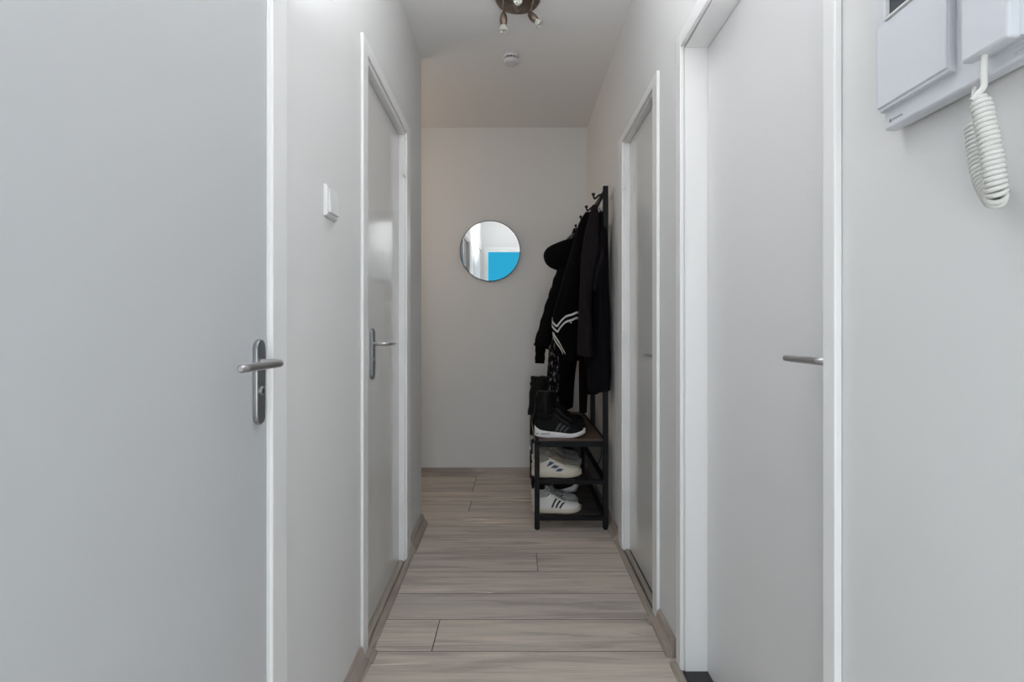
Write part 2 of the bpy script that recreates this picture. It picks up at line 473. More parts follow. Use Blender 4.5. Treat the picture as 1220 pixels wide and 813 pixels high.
# right wall: mirror the local frame (x -> into corridor = -x world): rotate by pi about z, y flips
RL = (DR, 0, 0); RR = (0, 0, PI)
def fl(a, b): return (-b, -a)
build_door('door_3', 'glossy grey door farther along the right wall beside the coat rack', dict(
    outer=(*fl(1.888, 2.605), 1.964), inner=(*fl(1.96, 2.505), 1.922), open=(*fl(*D3), 1.93), proud=.0125, leaf=-.0235, lipx=.003, lip=.009,
    handle=dict(side=-1.978, plate=(.034, .86, 1.03, .008), z=.945, out=.006, len=-.10, r=.005,
                hinges=[(-2.502, 1.738), (-2.502, 1.005), (-2.502, .255)])), RL, RR)
build_door('door_4', 'white door set deep in the near right wall with lever handle', dict(
    outer=(*fl(.833, 1.662), 1.950), inner=(*fl(.872, 1.613), 1.897), open=(*fl(*D4), 1.91), proud=.0125, leaf=-.069, lipx=-.002, lip=.006, gap=.006, mat='leaf_deep',
    handle=dict(side=-.917, z=.986, out=-.018, len=-.130, r=.0068)), RL, RR)

# fill the openings' backs so nothing leaks (rooms behind the doors are closed by the leaves)

# ------------------------------------------------------------------ light switch on left wall
t = empty('light_switch', LW(0, 1.372, 1.368), LROT)
tag(t, 'white rocker light switch on the left wall before the far left door', 'light switch')
bm = B()
def rect(x, hy, hz): return [(x, -hy, -hz), (x, hy, -hz), (x, hy, hz), (x, -hy, hz)]
loft(bm, [rect(.0, .044, .040), rect(.004, .044, .040), rect(.0095, .039, .036)])
obj('switch_frame', bm, 'plastic', t, bevel=.0012)
bm = B()
loft(bm, [[(.0095, -.034, -.030), (.0095, .034, -.030), (.0095, .034, .031), (.0095, -.034, .031)],
          [(.0165, -.033, -.029), (.0165, .033, -.029), (.0125, .033, .030), (.0125, -.033, .030)]])
obj('rocker', bm, 'plastic', t, bevel=.001)

# ------------------------------------------------------------------ intercom phone on the near right wall
ph = empty('intercom_phone', (DR, .593, 1.304))
tag(ph, 'white wall intercom with monitor and corded handset on the near right wall', 'intercom')
def pbox(bm, d0, d1, y0, y1, z0, z1):   # d = distance from the camera axis (world x), relative to the root
    return box(bm, d0-DR, d1-DR, y0-.593, y1-.593, z0-1.304, z1-1.304)
bm = B(); pbox(bm, .488, .5065, .485, .7058, 1.304, 1.56)
base = obj('base_plate', bm, 'phone', ph, bevel=.003)
bm = B(); pbox(bm, .5065, .5105, .492, .683, 1.3075, 1.553)
obj('shadow_bracket', bm, 'dark', ph)  # backplate coloured dark to stand in for the contact shadow at the wall
# monitor module with a recessed window
bm = B()
y0, y1, z0, z1 = .590, .7062, 1.328, 1.60
wy0, wy1, wz0, wz1 = .616, .690, 1.4405, 1.56
pbox(bm, .480, .4878, y0, wy0, z0, z1); pbox(bm, .480, .4878, wy1, y1, z0, z1)
pbox(bm, .480, .4878, wy0, wy1, z0, wz0); pbox(bm, .480, .4878, wy0, wy1, wz1, z1)
bmesh.ops.remove_doubles(bm, verts=bm.verts, dist=1e-6)
mon = obj('monitor_module', bm, 'phone', ph)
bm = B(); pbox(bm, .4775, .481, y0+.0015, y1-.0015, z0+.004, wz0-.002)
obj('monitor_cover', bm, 'phone', mon, bevel=.0014)
bm = B()
for a in ((wy0, wy0+.004, wz0, wz1), (wy1-.004, wy1, wz0, wz1), (wy0+.004, wy1-.004, wz0, wz0+.003)):
    pbox(bm, .4757, .4815, *a)
obj('screen_bezel', bm, 'plastic', mon, bevel=.0006)
bm = B(); pbox(bm, .4818, .4835, wy0+.003, wy1-.003, wz0+.002, wz1-.002)
obj('screen', bm, 'screen', mon)
# handset
bm = B()
hs = [(.4645, .503, .552, 1.3155), (.4625, .504, .551, 1.3165), (.4620, .506, .549, 1.3180)]
def hring(d, a, b, z): return [(d-DR, a-.593, z-1.304), (d-DR, b-.593, z-1.304), (d-DR, b-.593, .256), (d-DR, a-.593, .256)]
pbox(bm, .4620, .4757, .500, .554, 1.3165, 1.56)
hd = obj('handset', bm, 'phone', ph, bevel=.003)
bm = B(); pbox(bm, .4754, .4885, .504, .550, 1.321, 1.555)
obj('handset_cradle', bm, 'phone', ph, bevel=.001)
# printed marks
bm = B()
def mark(yc, zc, w, hh, sl=0):
    pbox(bm, .4876, .48795, yc-w/2, yc+w/2, zc-hh/2, zc+hh/2)
mark(.6935, 1.3135, .0042, .0042)
for q in range(7): mark(.6885-q*.0026, 1.3135+(.0003 if q % 2 else -.0002), .0017, .0020 if q else .0026)
obj('printed_logo', bm, 'greymark', ph)
bm = B()
mark(.512, 1.3165, .016, .0010)
for q in range(4): mark(.516-q*.0022, 1.3118, .0014, .0014)
mark(.519, 1.3105, .003, .003)
obj('printed_text', bm, 'palemark', ph)
# cord
def rel(p): return Vector(p)-Vector((DR, .593, 1.304))
bm = B()
sleeve = smooth_path([rel(p) for p in [(.4705, .535, 1.320), (.470, .535, 1.300), (.470, .535, 1.2855), (.4665, .5375, 1.2795), (.463, .540, 1.2735)]], 5)
tube(bm, sleeve, .0030, 12)
path = smooth_path([rel(p) for p in [(.4685, .538, 1.2775), (.472, .5345, 1.245), (.4755, .532, 1.215), (.4785, .5315, 1.190), (.482, .5335, 1.1765), (.4865, .540, 1.1730),
        (.4905, .549, 1.179), (.4930, .562, 1.200), (.4945, .570, 1.230), (.495, .5745, 1.262)]], 40)
cum = [0]
for a, b_ in zip(path[:-1], path[1:]): cum.append(cum[-1]+(b_-a).length)
tot = cum[-1]; pitch = .0049; turns = tot/pitch; hel = []; nper = 14
NS = int(turns*nper); j = 0
nrm = Vector((0, 1, 0)); rc = .0070
for i in range(NS+1):
    s_ = tot*i/NS
    while j < len(cum)-2 and cum[j+1] < s_: j += 1
    f = (s_-cum[j])/max(1e-9, cum[j+1]-cum[j]); p = path[j].lerp(path[j+1], f)
    tg = (path[j+1]-path[j]).normalized(); nrm = (nrm-tg*nrm.dot(tg)).normalized(); bi = tg.cross(nrm)
    a = 2*PI*turns*i/NS
    rr = rc*min(1, .35+s_/.012)
    hel.append(p+(nrm*math.cos(a)+bi*math.sin(a))*rr)
tube(bm, hel, .0026, 8)
tube(bm, smooth_path([hel[-1], rel((.4955, .576, 1.285)), rel((.4965, .577, 1.306))], 5), .0022, 8)
o = obj('coiled_cord', bm, 'plastic2', ph, smooth=True); o['label'] = 'cream coiled cord looping below the handset'

# ------------------------------------------------------------------ ceiling spotlight
cl = empty('ceiling_spotlight', (.0075, 2.29, H))
tag(cl, 'bronze round ceiling lamp with small swivelling spots', 'ceiling lamp')
bm = B(); lathe(bm, [(0, -.001), (.094, -.001), (.099, -.010), (.098, -.034), (.090, -.046), (.06, -.052), (0, -.054)], 48)
obj('ceiling_rose', bm, 'bronze', cl, smooth=True)
def px2(px, py, y):   # photo pixel at depth y -> world
    return Vector(((px-VX)*y/F, y, CH+(VY-py)*y/F))
X0J = (617-VX)*2.2/F
def spot(stem_top, joint, d, blen=.052, br=.0165):
    """joint: where the body hangs; d: direction of the beam"""
    o0 = Vector(cl.location)
    d = Vector(d).normalized()
    bm = B(); tube(bm, [stem_top-o0, joint-o0], .0042, 10)
    st = obj('arm', bm, 'bronze', cl, smooth=True)
    q = d.to_track_quat('Z', 'Y').to_matrix().to_4x4()
    mt = Matrix.Translation(joint-o0-d*.008) @ q
    bm = B()
    lathe(bm, [(0, 0), (.007, .001), (.012, .008), (.0155, .022), (.0165, .034), (.0145, .048), (.0125, blen), (.0105, blen), (.009, blen-.006), (0, blen-.006)], 24, mt)
    bd = obj('spot_body', bm, 'bronze', cl, smooth=True)
    bm = B()
    lathe(bm, [(0, blen-.004), (.008, blen-.004), (.009, blen), (.0165, blen+.014), (.0185, blen+.024), (.0165, blen+.027), (.006, blen+.0285), (0, blen+.0285)], 24, mt)
    obj('bulb', bm, 'glass', bd, smooth=True)
    bm = B(); lathe(bm, [(0, blen), (.003, blen), (.0035, blen+.012), (0, blen+.014)], 10, mt)
    obj('bulb_core', bm, 'plastic2', bd, smooth=True)
spot(px2(600, -4, 2.24), px2(600, 17, 2.24), (0, 0, -1))
spot(px2(635.5, -6, 2.26), px2(634.5, 16, 2.26), (.0, 0, -1)) if False else None
spot(px2(636.5, -6, 2.25), px2(631.5, 17, 2.25), (.55, -.25, -.72))
j = Vector((X0J, 2.245, 2.398)); spot(j+Vector((0, .015, .05)), j, (.0, -1, -.10))
spot(px2(601, -30, 2.36), px2(600, -26, 2.36)+Vector((0, 0, -.02)), (-.3, .5, -.8)) if False else None

# smoke detector
sd = empty('smoke_detector', (-.0268, 2.83, H))
tag(sd, 'round white smoke detector on the ceiling behind the lamp', 'smoke detector')
bm = B(); lathe(bm, [(0, -.0005), (.0425, -.0005), (.0430, -.006), (.040, -.012), (0, -.012)], 40)
obj('mounting_base', bm, 'detector', sd, smooth=True)
bm = B(); lathe(bm, [(0, -.0205), (.038, -.0205), (.0415, -.026), (.040, -.034), (.034, -.040), (.015, -.042), (0, -.042)], 40)
obj('cover', bm, 'detector', sd, smooth=True)
bm = B(); lathe(bm, [(0, -.011), (.034, -.011), (.034, -.022), (0, -.022)], 30)
sl = obj('sensor_chamber', bm, 'dark', sd, smooth=True)
bm = B()
for q in range(14):
    a = 2*PI*q/14; c, s_ = math.cos(a), math.sin(a)
    tube(bm, [(.0375*c, .0375*s_, -.011), (.0375*c, .0375*s_, -.022)], .0022, 6)
obj('vent_rib', bm, 'plastic', sd)

# ------------------------------------------------------------------ round mirror
mr = empty('round_mirror', (-.1865, YB-.017, 1.609), (math.radians(1.25), 0, math.radians(.45)))
tag(mr, 'round wall mirror with thin black rim on the end wall', 'mirror')
bm = B(); mt = Matrix.Rotation(PI/2, 4, 'X')
lathe(bm, [(0, 0), (.2125, 0), (.2125, .0035), (0, .0035)], 96, mt)
obj('mirror_glass', bm, 'mirror', mr, smooth=True, angle=30)
bm = B()
rings = []
for k in range(96):
    a = 2*PI*k/96; c, s_ = math.cos(a), math.sin(a)
    rings.append([(r*c, y, r*s_) for r, y in ((.2127, -.006), (.2163, -.006), (.2163, .010), (.2127, .010))])
rings.append(rings[0]); loft(bm, rings, cap=False); bmesh.ops.remove_doubles(bm, verts=bm.verts, dist=1e-6)
obj('rim', bm, 'blackmetal', mr, smooth=True)
bm = B(); lathe(bm, [(0, -.001), (.211, -.001), (.211, -.008), (0, -.008)], 64, mt)
obj('backing', bm, 'blackmetal', mr, smooth=True)

# ------------------------------------------------------------------ shoe bench with coat rack
rk = empty('coat_rack_bench', (.29, 3.25, 0))
tag(rk, 'black metal shoe bench with coat hooks standing against the right wall', 'coat rack')
RX = (.096, .476); RYn, RYf = 2.771, 3.755; T = .026
def rb(bm, x0, x1, y0, y1, z0, z1): box(bm, x0-.29, x1-.29, y0-3.25, y1-3.25, z0, z1)
SX0, SX1 = .096, .480
for (x, y, z1) in ((SX0, RYn, .446), (SX0, RYf-T, .446)):
    bm = B(); rb(bm, x, x+T, y, y+T, .006, z1); obj('leg', bm, 'blackmetal', rk, bevel=.002)
    bm = B(); lathe(bm, [(0, 0), (.011, 0), (.013, .006), (0, .006)], 16, Matrix.Translation((x+T/2-.29, y+T/2-3.25, 0))); obj('foot', bm, 'blackmetal', rk, smooth=True)
for y in (RYn, 3.235, RYf-T):
    bm = B(); rb(bm, SX1-T, SX1, y, y+T, .006 if y != 3.235 else .45, 1.795); obj('post', bm, 'blackmetal', rk, bevel=.002)
    if y != 3.235:
        bm = B(); lathe(bm, [(0, 0), (.011, 0), (.013, .006), (0, .006)], 16, Matrix.Translation((SX1-T/2-.29, y+T/2-3.25, 0))); obj('foot', bm, 'blackmetal', rk, smooth=True)
# seat frame + board
def ring_frame(z0, z1, nm):
    bm = B()
    rb(bm, SX0+T, SX1-T, RYn+.002, RYn+T-.002, z0, z1); rb(bm, SX0+T, SX1-T, RYf-T+.002, RYf-.002, z0, z1)
    rb(bm, SX0+.002, SX0+T-.002, RYn+T, RYf-T, z0, z1); rb(bm, SX1-T+.002, SX1-.002, RYn+T, RYf-T, z0, z1)
    return obj(nm, bm, 'blackmetal', rk, bevel=.0015)
ring_frame(.433, .462, 'seat_frame'); 
bm = B(); rb(bm, SX0+T-.001, SX1-T+.001, RYn+T-.012, RYf-T, .4585, .4705)
o = obj('seat_board', bm, 'seat', rk, bevel=.001); o['label'] = 'rustic brown wooden seat board'
bm = B(); rb(bm, SX0, SX0+.003, RYn+T+.002, RYf-T-.002, .4622, .4700)
o = obj('board_edge', bm, 'wood_raw', rk); o['label'] = 'pale raw edge of the seat board'
for z in (.238, .048):
    ring_frame(z, z+.020, 'shelf_frame')
    bm = B()
    nx, ny = 24, 62
    xs = [SX0+T+(SX1-SX0-2*T)*i/nx for i in range(nx+1)]; ys = [RYn+T+(RYf-RYn-2*T)*i/ny for i in range(ny+1)]
    for x in xs: rb(bm, x-.0011, x+.0011, ys[0], ys[-1], z+.016, z+.018)
    for y in ys: rb(bm, xs[0], xs[-1], y-.0011, y+.0011, z+.018, z+.020)
    obj('wire_shelf', bm, 'blackmetal', rk)
# top rails
bm = B(); rb(bm, .450, .462, RYn+.004, RYf-.004, 1.742, 1.768); obj('hook_rail', bm, 'blackmetal', rk, bevel=.002)
bm = B(); rb(bm, .470, .480, RYn+T, RYf-T, 1.60, 1.62); obj('cross_rail', bm, 'blackmetal', rk, bevel=.002)
HK = [2.80, 3.08, 3.35, 3.63]
for y in HK:
    bm = B()
    p = [(.449-.29, y-3.25, 1.757), (.435-.29, y-3.25, 1.752), (.420-.29, y-3.25, 1.738), (.411-.29, y-3.25, 1.735), (.406-.29, y-3.25, 1.752)]
    tube(bm, smooth_path(p, 5), .005, 8)
    lathe(bm, [(0, -.008), (.008, -.006), (.0095, 0), (.008, .006), (0, .008)], 14, Matrix.Translation((.406-.29, y-3.25, 1.757)))
    tube(bm, smooth_path([(.449-.29, y-3.25, 1.748), (.440-.29, y-3.25, 1.715), (.425-.29, y-3.25, 1.690), (.410-.29, y-3.25, 1.697)], 5), .0045, 8)
    obj('coat_hook', bm, 'blackmetal', rk, smooth=True)
# dangling strap
bm = B()
tube(bm, smooth_path([(.4485, 2.83, .4325), (.4545, 2.84, .405), (.4540, 2.845, .37), (.443, 2.85, .335), (.430, 2.86, .315)], 6), .004, 8, .5)
o = obj('hanging_strap', bm, 'cloth_black'); tag(o, 'thin black strap dangling below the bench seat near its front post', 'strap')

# ------------------------------------------------------------------ shoes
def lerpk(keys, x):
    for (a, va), (b_, vb) in zip(keys[:-1], keys[1:]):
        if x <= b_:
            t = (x-a)/(b_-a); t = t*t*(3-2*t) if False else t
            return va+(vb-va)*t
    return keys[-1][1]
def cr(keys, x):   # smooth interpolation
    n = len(keys)
    for i in range(n-1):
        if x <= keys[i+1][0] or i == n-2:
            a, va = keys[i]; b_, vb = keys[i+1]
            t = max(0, min(1, (x-a)/(b_-a)))
            m0 = (vb-keys[i-1][1])/(b_-keys[i-1][0])*(b_-a) if i > 0 else (vb-va)
            m1 = (keys[i+2][1]-va)/(keys[i+2][0]-a)*(b_-a) if i < n-2 else (vb-va)
            return (2*t**3-3*t*t+1)*va+(t**3-2*t*t+t)*m0+(-2*t**3+3*t*t)*vb+(t**3-t*t)*m1
WK = [(0, .010), (.02, .020), (.08, .031), (.2, .034), (.38, .032), (.55, .038), (.72, .045), (.86, .040), (.95, .026), (.985, .014), (1, .006)]
def shoe(name, label, group, loc, rz, L=.27, up='up_white', sole='sole_white', stripe='stripe_black', lace='lace_white',
         sole_h=.028, heel_h=.030, collar=.098, vamp=.085, toe=.052, rx=0, toe_spring=.008, heel_spring=.002, bars=None, lean=.10, wid=.04, s0=.34, cat='shoe', bow=True, runner=False, ry=0, sole_mark=False):
    root = empty(name, loc, (rx, ry, rz)); tag(root, label, cat, group)
    rim_k = [(0, collar*.86), (.05, collar*.90), (.15, collar*.80), (.26, collar*.80), (.36, collar*.98), (.42, vamp*1.0), (.52, vamp*.82), (.66, toe*1.16), (.80, toe), (.92, toe*.93), (.97, toe*.78), (1, toe*.55)]
    def half(u): return cr(WK, u)
    def dome(u):                                # + dome in the forefoot, - pit in the collar
        if u < .03: return -.002
        if u < .08: return -.002-(u-.03)/.05*.048
        if u < .30: return -.05
        if u < .42: return -.05+(u-.30)/.12*.062
        return .012-(u-.42)/.58*.006
    def bottom(u): return toe_spring*max(0, (u-.62)/.38)**2+heel_spring*max(0, (.3-u)/.3)**2
    def surf(u, t):
        w = half(u); rim = cr(rim_k, u); b0 = bottom(u)+.010; s = 1 if t >= 0 else -1; a = abs(t)
        curve = .0
        if a >= .5:                             # outer wall from rim (a=.5) to bottom (a=1)
            q = (a-.5)/.5; ang = q*PI/2
            wr = w*(.62+.0*u) if u > .1 else w*.72
            y = wr+(w*.98-wr)*math.sin(ang); z = rim-(rim-b0)*q**(1.0+1.0*max(0, min(1, (u-.35)/.45)))
        else:
            q = a/.5; wr = w*(.62) if u > .1 else w*.72
            y = wr*q; d = dome(u)
            if d < 0: y = wr*(.0+q)*(.93 if q < 1 else 1); z = rim+d*(1-q**6)
            else: z = rim+d*(1-q*q)
        return Vector((u*L, s*y+curve, z))
    us = [0, .01, .03, .05, .08, .12, .17, .22, .27, .30, .33, .36, .39, .42, .46, .5, .55, .6, .65, .7, .75, .8, .84, .88, .91, .94, .965, .985, 1]
    ts = [-1+2*i/32 for i in range(33)]
    bm = B(); loft(bm, [[surf(u, t) for t in ts] for u in us])
    obj('upper', bm, up, root, smooth=True, angle=70)
    # lining patch
    bm = B(); rings = []
    for u in [.06, .09, .13, .18, .23, .27, .31, .34]:
        w = half(u)*.50 if u > .1 else half(u)*.40
        zz = cr(rim_k, u)-(.012 if .08 < u < .32 else .003)
        rings.append([(u*L, -w, zz), (u*L, w, zz), (u*L, w, zz-.004), (u*L, -w, zz-.004)])
    loft(bm, rings); obj('lining', bm, 'lining', root)
    # sole
    bm = B(); rings = []
    for u in us:
        w = half(u)*1.045+.001; h0 = bottom(u); flare = 1.0
        hh = heel_h+(sole_h-heel_h)*min(1, u/.7)
        xx = -.006+u*(L+.011)
        if runner: hh = hh*(1.0 if u > .1 else 1+.25*(1-u/.1))
        if u > .92: h_top = h0+hh*1.05
        else: h_top = h0+hh
        rings.append([(xx, -w*.93, h0), (xx, -w, h0+.006), (xx, -w*.985, h_top-.003), (xx, -w*.93, h_top), (xx, w*.93, h_top), (xx, w*.985, h_top-.003), (xx, w, h0+.006), (xx, w*.93, h0)])
    loft(bm, rings); obj('sole', bm, sole, root, smooth=True, angle=50)
    if sole_mark:
        bm = B()
        for (a, b_) in ((.03, .08), (.12, .30)):
            for sd_ in (-1,):
                pa = []
                for u in (a, (a+b_)/2, b_):
                    w = half(u)*1.045+.0018
                    hm = heel_h*.5
                    pa.append([(-.006+u*(L+.011), sd_*w, hm-.003), (-.006+u*(L+.011), sd_*w, hm+.006), (-.006+u*(L+.011), sd_*(w-.003), hm+.006), (-.006+u*(L+.011), sd_*(w-.003), hm-.003)])
                loft(bm, pa)
        o = obj('sole_patch', bm, 'up_grey', root); o['label'] = 'grey insert in the white sole'
    if stripe:
        for sd_ in (-1, 1):
            bm = B()
            uc, tc_, du, dt, au, at, bu, bt = bars or (.44, .73, .082, .0, -.10, .34, .040, .0)
            for q in range(3):
                rows = []
                for i in range(7):
                    f = i/6-.5
                    ca, cb = (uc+q*du+au*f-bu/2, tc_+q*dt+at*f-bt/2), (uc+q*du+au*f+bu/2, tc_+q*dt+at*f+bt/2)
                    e = Vector((0, sd_*.0014, .0008)); g_ = Vector((0, -sd_*.002, 0))
                    A_, B_ = surf(ca[0], sd_*ca[1]), surf(cb[0], sd_*cb[1])
                    rows.append([A_+e, B_+e, B_+g_, A_+g_])
                loft(bm, rows)
            obj('side_stripes', bm, stripe, root, smooth=True, angle=50)
    if lace:
        bm = B()
        for q in range(6):
            u = .40+q*.052
            for cc in (1, -1):
                pts = []
                for i in range(9):
                    t = -.44+.88*i/8
                    p = surf(u+cc*.014*(i/8-.5)*2, t); p.z += .0035; pts.append(p)
                tube(bm, pts, .0028, 6)
        if bow:
            c0 = surf(.40, 0)+Vector((0, 0, .006))
            for s_ in (-1, 1):
                tube(bm, smooth_path([c0, c0+Vector((-.006, s_*.014, .012)), c0+Vector((.006, s_*.030, .010)), c0+Vector((.016, s_*.026, -.004)), c0+Vector((.004, s_*.010, 0)), c0], 5), .0019, 6)
                tube(bm, smooth_path([c0, c0+Vector((.012, s_*.018, .004)), c0+Vector((.024, s_*.034, -.012))], 5), .0017, 6)
        obj('laces', bm, lace, root, smooth=True)
        bm = B()   # tongue
        rings = []
        for u, dz in ((.30, .020), (.34, .014), (.40, .007), (.46, .001)):
            c = surf(u, 0); zz = cr(rim_k, u)+dz; w = half(u)*.46
            rings.append([(u*L-.008*(1 if u < .36 else 0), -w, zz-.004), (u*L, 0, zz), (u*L-.008*(1 if u < .36 else 0), w, zz-.004), (u*L+.004, w, zz-.009), (u*L+.006, 0, zz-.006), (u*L+.004, -w, zz-.009)])
        loft(bm, rings); obj('tongue', bm, up, root, smooth=True, angle=60)
    return root

GA = 'shoes on the bench and its shelves'
ZT = .4707; ZM = .2582; ZL = .0682
def sh(label, x, y, z, rz, **k): return shoe('sneaker' if k.pop('sneaker', True) else 'shoe', label, GA, (x, y, z), math.radians(rz), **k)
# on the seat
sh('black sneaker with thick white sole, nearest shoe on the bench seat', .104, 2.858, ZT, 0, L=.262, up='up_black', sole='sole_white', stripe='stripe_grey', lace='lace_black', heel_h=.040, sole_h=.022, collar=.108, vamp=.098, runner=True, sole_mark=True, toe_spring=.022, heel_spring=.010, bars=(.46, .74, .085, 0, -.11, .30, .038, 0))
sh('black sneaker with black sole, behind the white-soled one on the bench seat', .126, 2.985, ZT, 3, L=.268, up='up_black', sole='sole_black', stripe=None, lace='lace_black', collar=.125, vamp=.10, heel_h=.034)
# middle shelf
sh('cream sneaker with three blue stripes, nearest on the middle shelf', .088, 2.862, ZM, 0, L=.258, up='up_cream', sole='sole_cream', stripe='stripe_blue', bars=(.37, .64, .092, .085, -.075, .115, .105, 0), heel_spring=.008, toe_spring=.014, lace='lace_cream', heel_h=.032, sole_h=.024, collar=.100, vamp=.090)
sh('cream sneaker standing second from the front on the middle shelf', .092, 2.974, ZM, 1, L=.262, up='up_cream', sole='sole_cream', stripe='stripe_blue', bars=(.37, .64, .092, .085, -.075, .115, .105, 0), heel_spring=.008, toe_spring=.014, lace='lace_cream', heel_h=.032, sole_h=.024, collar=.104, vamp=.096)
sh('pale grey sneaker third from the front on the middle shelf', .105, 3.095, ZM, -1, L=.268, up='up_grey', sole='sole_white', stripe=None, lace='lace_white', collar=.110, vamp=.104)
sh('pale grey sneaker fourth from the front on the middle shelf', .100, 3.215, ZM, 2, L=.268, up='up_grey', sole='sole_white', stripe=None, lace='lace_white', collar=.110, vamp=.104)
sh('dark navy shoe fifth from the front on the middle shelf', .092, 3.335, ZM, 0, L=.27, up='up_navy', sole='sole_black', stripe=None, lace='lace_black', collar=.11)
sh('light grey shoe last on the middle shelf with its heel over the edge', .086, 3.46, ZM, 0, L=.27, up='up_grey', sole='sole_white', stripe=None, lace='lace_white', collar=.112)
# bottom shelf
sh('white sneaker with three black stripes, nearest on the bottom shelf', .092, 2.862, ZL, 0, L=.252, up='up_white', sole='sole_cream', stripe='stripe_black', lace='lace_white', heel_h=.024, sole_h=.022, heel_spring=.005, toe_spring=.012, collar=.100, vamp=.090, toe=.048)
sh('white sneaker with black stripes, second on the bottom shelf', .090, 2.972, ZL, 2, L=.252, up='up_white', sole='sole_cream', stripe='stripe_black', lace='lace_white', heel_h=.024, sole_h=.022, collar=.096, vamp=.086)
sh('dark sneaker with white sole, toe raised, third on the bottom shelf', .100, 3.095, ZL+.004, 0, L=.262, up='up_black', sole='sole_white', stripe=None, lace='lace_black', ry=math.radians(-10), toe_spring=.016)
sh('dark sneaker with white sole lying flat, last on the bottom shelf', .098, 3.215, ZL, 0, L=.262, up='up_black', sole='sole_white', stripe=None, lace='lace_black')

def boot(label, loc, rz, Hs=.265, L=.255, fur=False):
    root = empty('ankle_boot', loc, (0, 0, math.radians(rz))); tag(root, label, 'boot', 'black boots on the bench seat')
    bm = B()
    us = [0, .02, .06, .12, .2, .3, .4, .5, .6, .7, .8, .88, .94, .98, 1]
    topk = [(0, .09), (.2, .11), (.36, .105), (.5, .085), (.7, .062), (.88, .052), (1, .035)]
    rings = []
    for u in us:
        w = cr(WK, u)*.98; tp = cr(topk, u); ring = []
        for i in range(20):
            a = PI*i/19
            ring.append((u*L, -w*math.cos(a)*(1 if i not in (0, 19) else 1), .012+(tp-.012)*math.sin(a)**.7 if 0 < i < 19 else .012))
        rings.append(ring)
    loft(bm, rings)
    # shaft
    rings = []
    for i in range(12):
        f = i/11; z = .04+(Hs-.04)*f
        cx = L*(.19+.02*f)+.004*math.sin(f*7); ax = .050+.026*(1-f)**2+.008*math.sin(f*3); ay = .038+.008*f
        ring = []
        for k_ in range(28):
            th = 2*PI*k_/28
            wr = 1+.12*noise.noise(Vector((math.cos(th)*2, math.sin(th)*2, z*18+loc[1]*9)))
            ring.append((cx+ax*math.cos(th)*wr, ay*math.sin(th)*wr, z))
        rings.append(ring)
    loft(bm, rings)
    obj('boot_upper', bm, 'leather_black', root, smooth=True, angle=60)
    bm = B(); rings = []
    for u in us:
        w = cr(WK, u)*1.06; x = -.004+u*(L+.008); b0 = .010 if .34 < u < .46 else 0
        rings.append([(x, -w, b0), (x, -w, .020), (x, w, .020), (x, w, b0)])
    loft(bm, rings); obj('sole', bm, 'sole_black', root, smooth=True, angle=40)
    bm = B()
    tube(bm, [(L*.205, -.0445+.001, Hs-.02), (L*.20, -.043, Hs*.6), (L*.2, -.042, .07)], .0018, 6)
    o = obj('side_zip', bm, 'stripe_grey', root, smooth=True); o['label'] = 'thin dark grey zip on the side'
    if fur:
        bm = B(); rings = []
        for z, s_ in ((Hs-.05, .9), (Hs-.045, 1.06), (Hs-.03, 1.12), (Hs-.012, 1.04), (Hs+.005, 1.1), (Hs+.016, .98), (Hs+.016, .6)):
            ring = []
            for k_ in range(40):
                th = 2*PI*k_/40; w = s_*(1+.10*random.uniform(-1, 1))
                ring.append((L*.21+.056*math.cos(th)*w, .043*math.sin(th)*w, z+random.uniform(-.006, .006)))
            rings.append(ring)
        loft(bm, rings); obj('fur_cuff', bm, 'fur', root, smooth=True, angle=80)
    else:
        bm = B(); lathe(bm, [(0, 0), (1, 0), (1, .002), (0, .002)], 28, Matrix.Translation((L*.21, 0, Hs-.0005)) @ Matrix.Diagonal((.050, .038, 1, 1)))
        obj('lining', bm, 'lining', root)
sh('black high-top sneaker between the two front boots on the seat', .138, 3.235, ZT, 2, L=.27, up='up_black', sole='sole_black', stripe=None, lace=None, collar=.17, vamp=.13, heel_h=.03)
boot('black leather ankle boot with side zip, nearer of the boots on the seat', (.118, 3.11, ZT), 0, .215, fur=False)
boot('tall black boot with shaggy cuff, behind the shorter boot on the seat', (.098, 3.355, ZT), 2, .262, fur=True)
boot('black boot standing last on the bench seat against the hanging clothes', (.102, 3.485, ZT), 0, .235, fur=False)

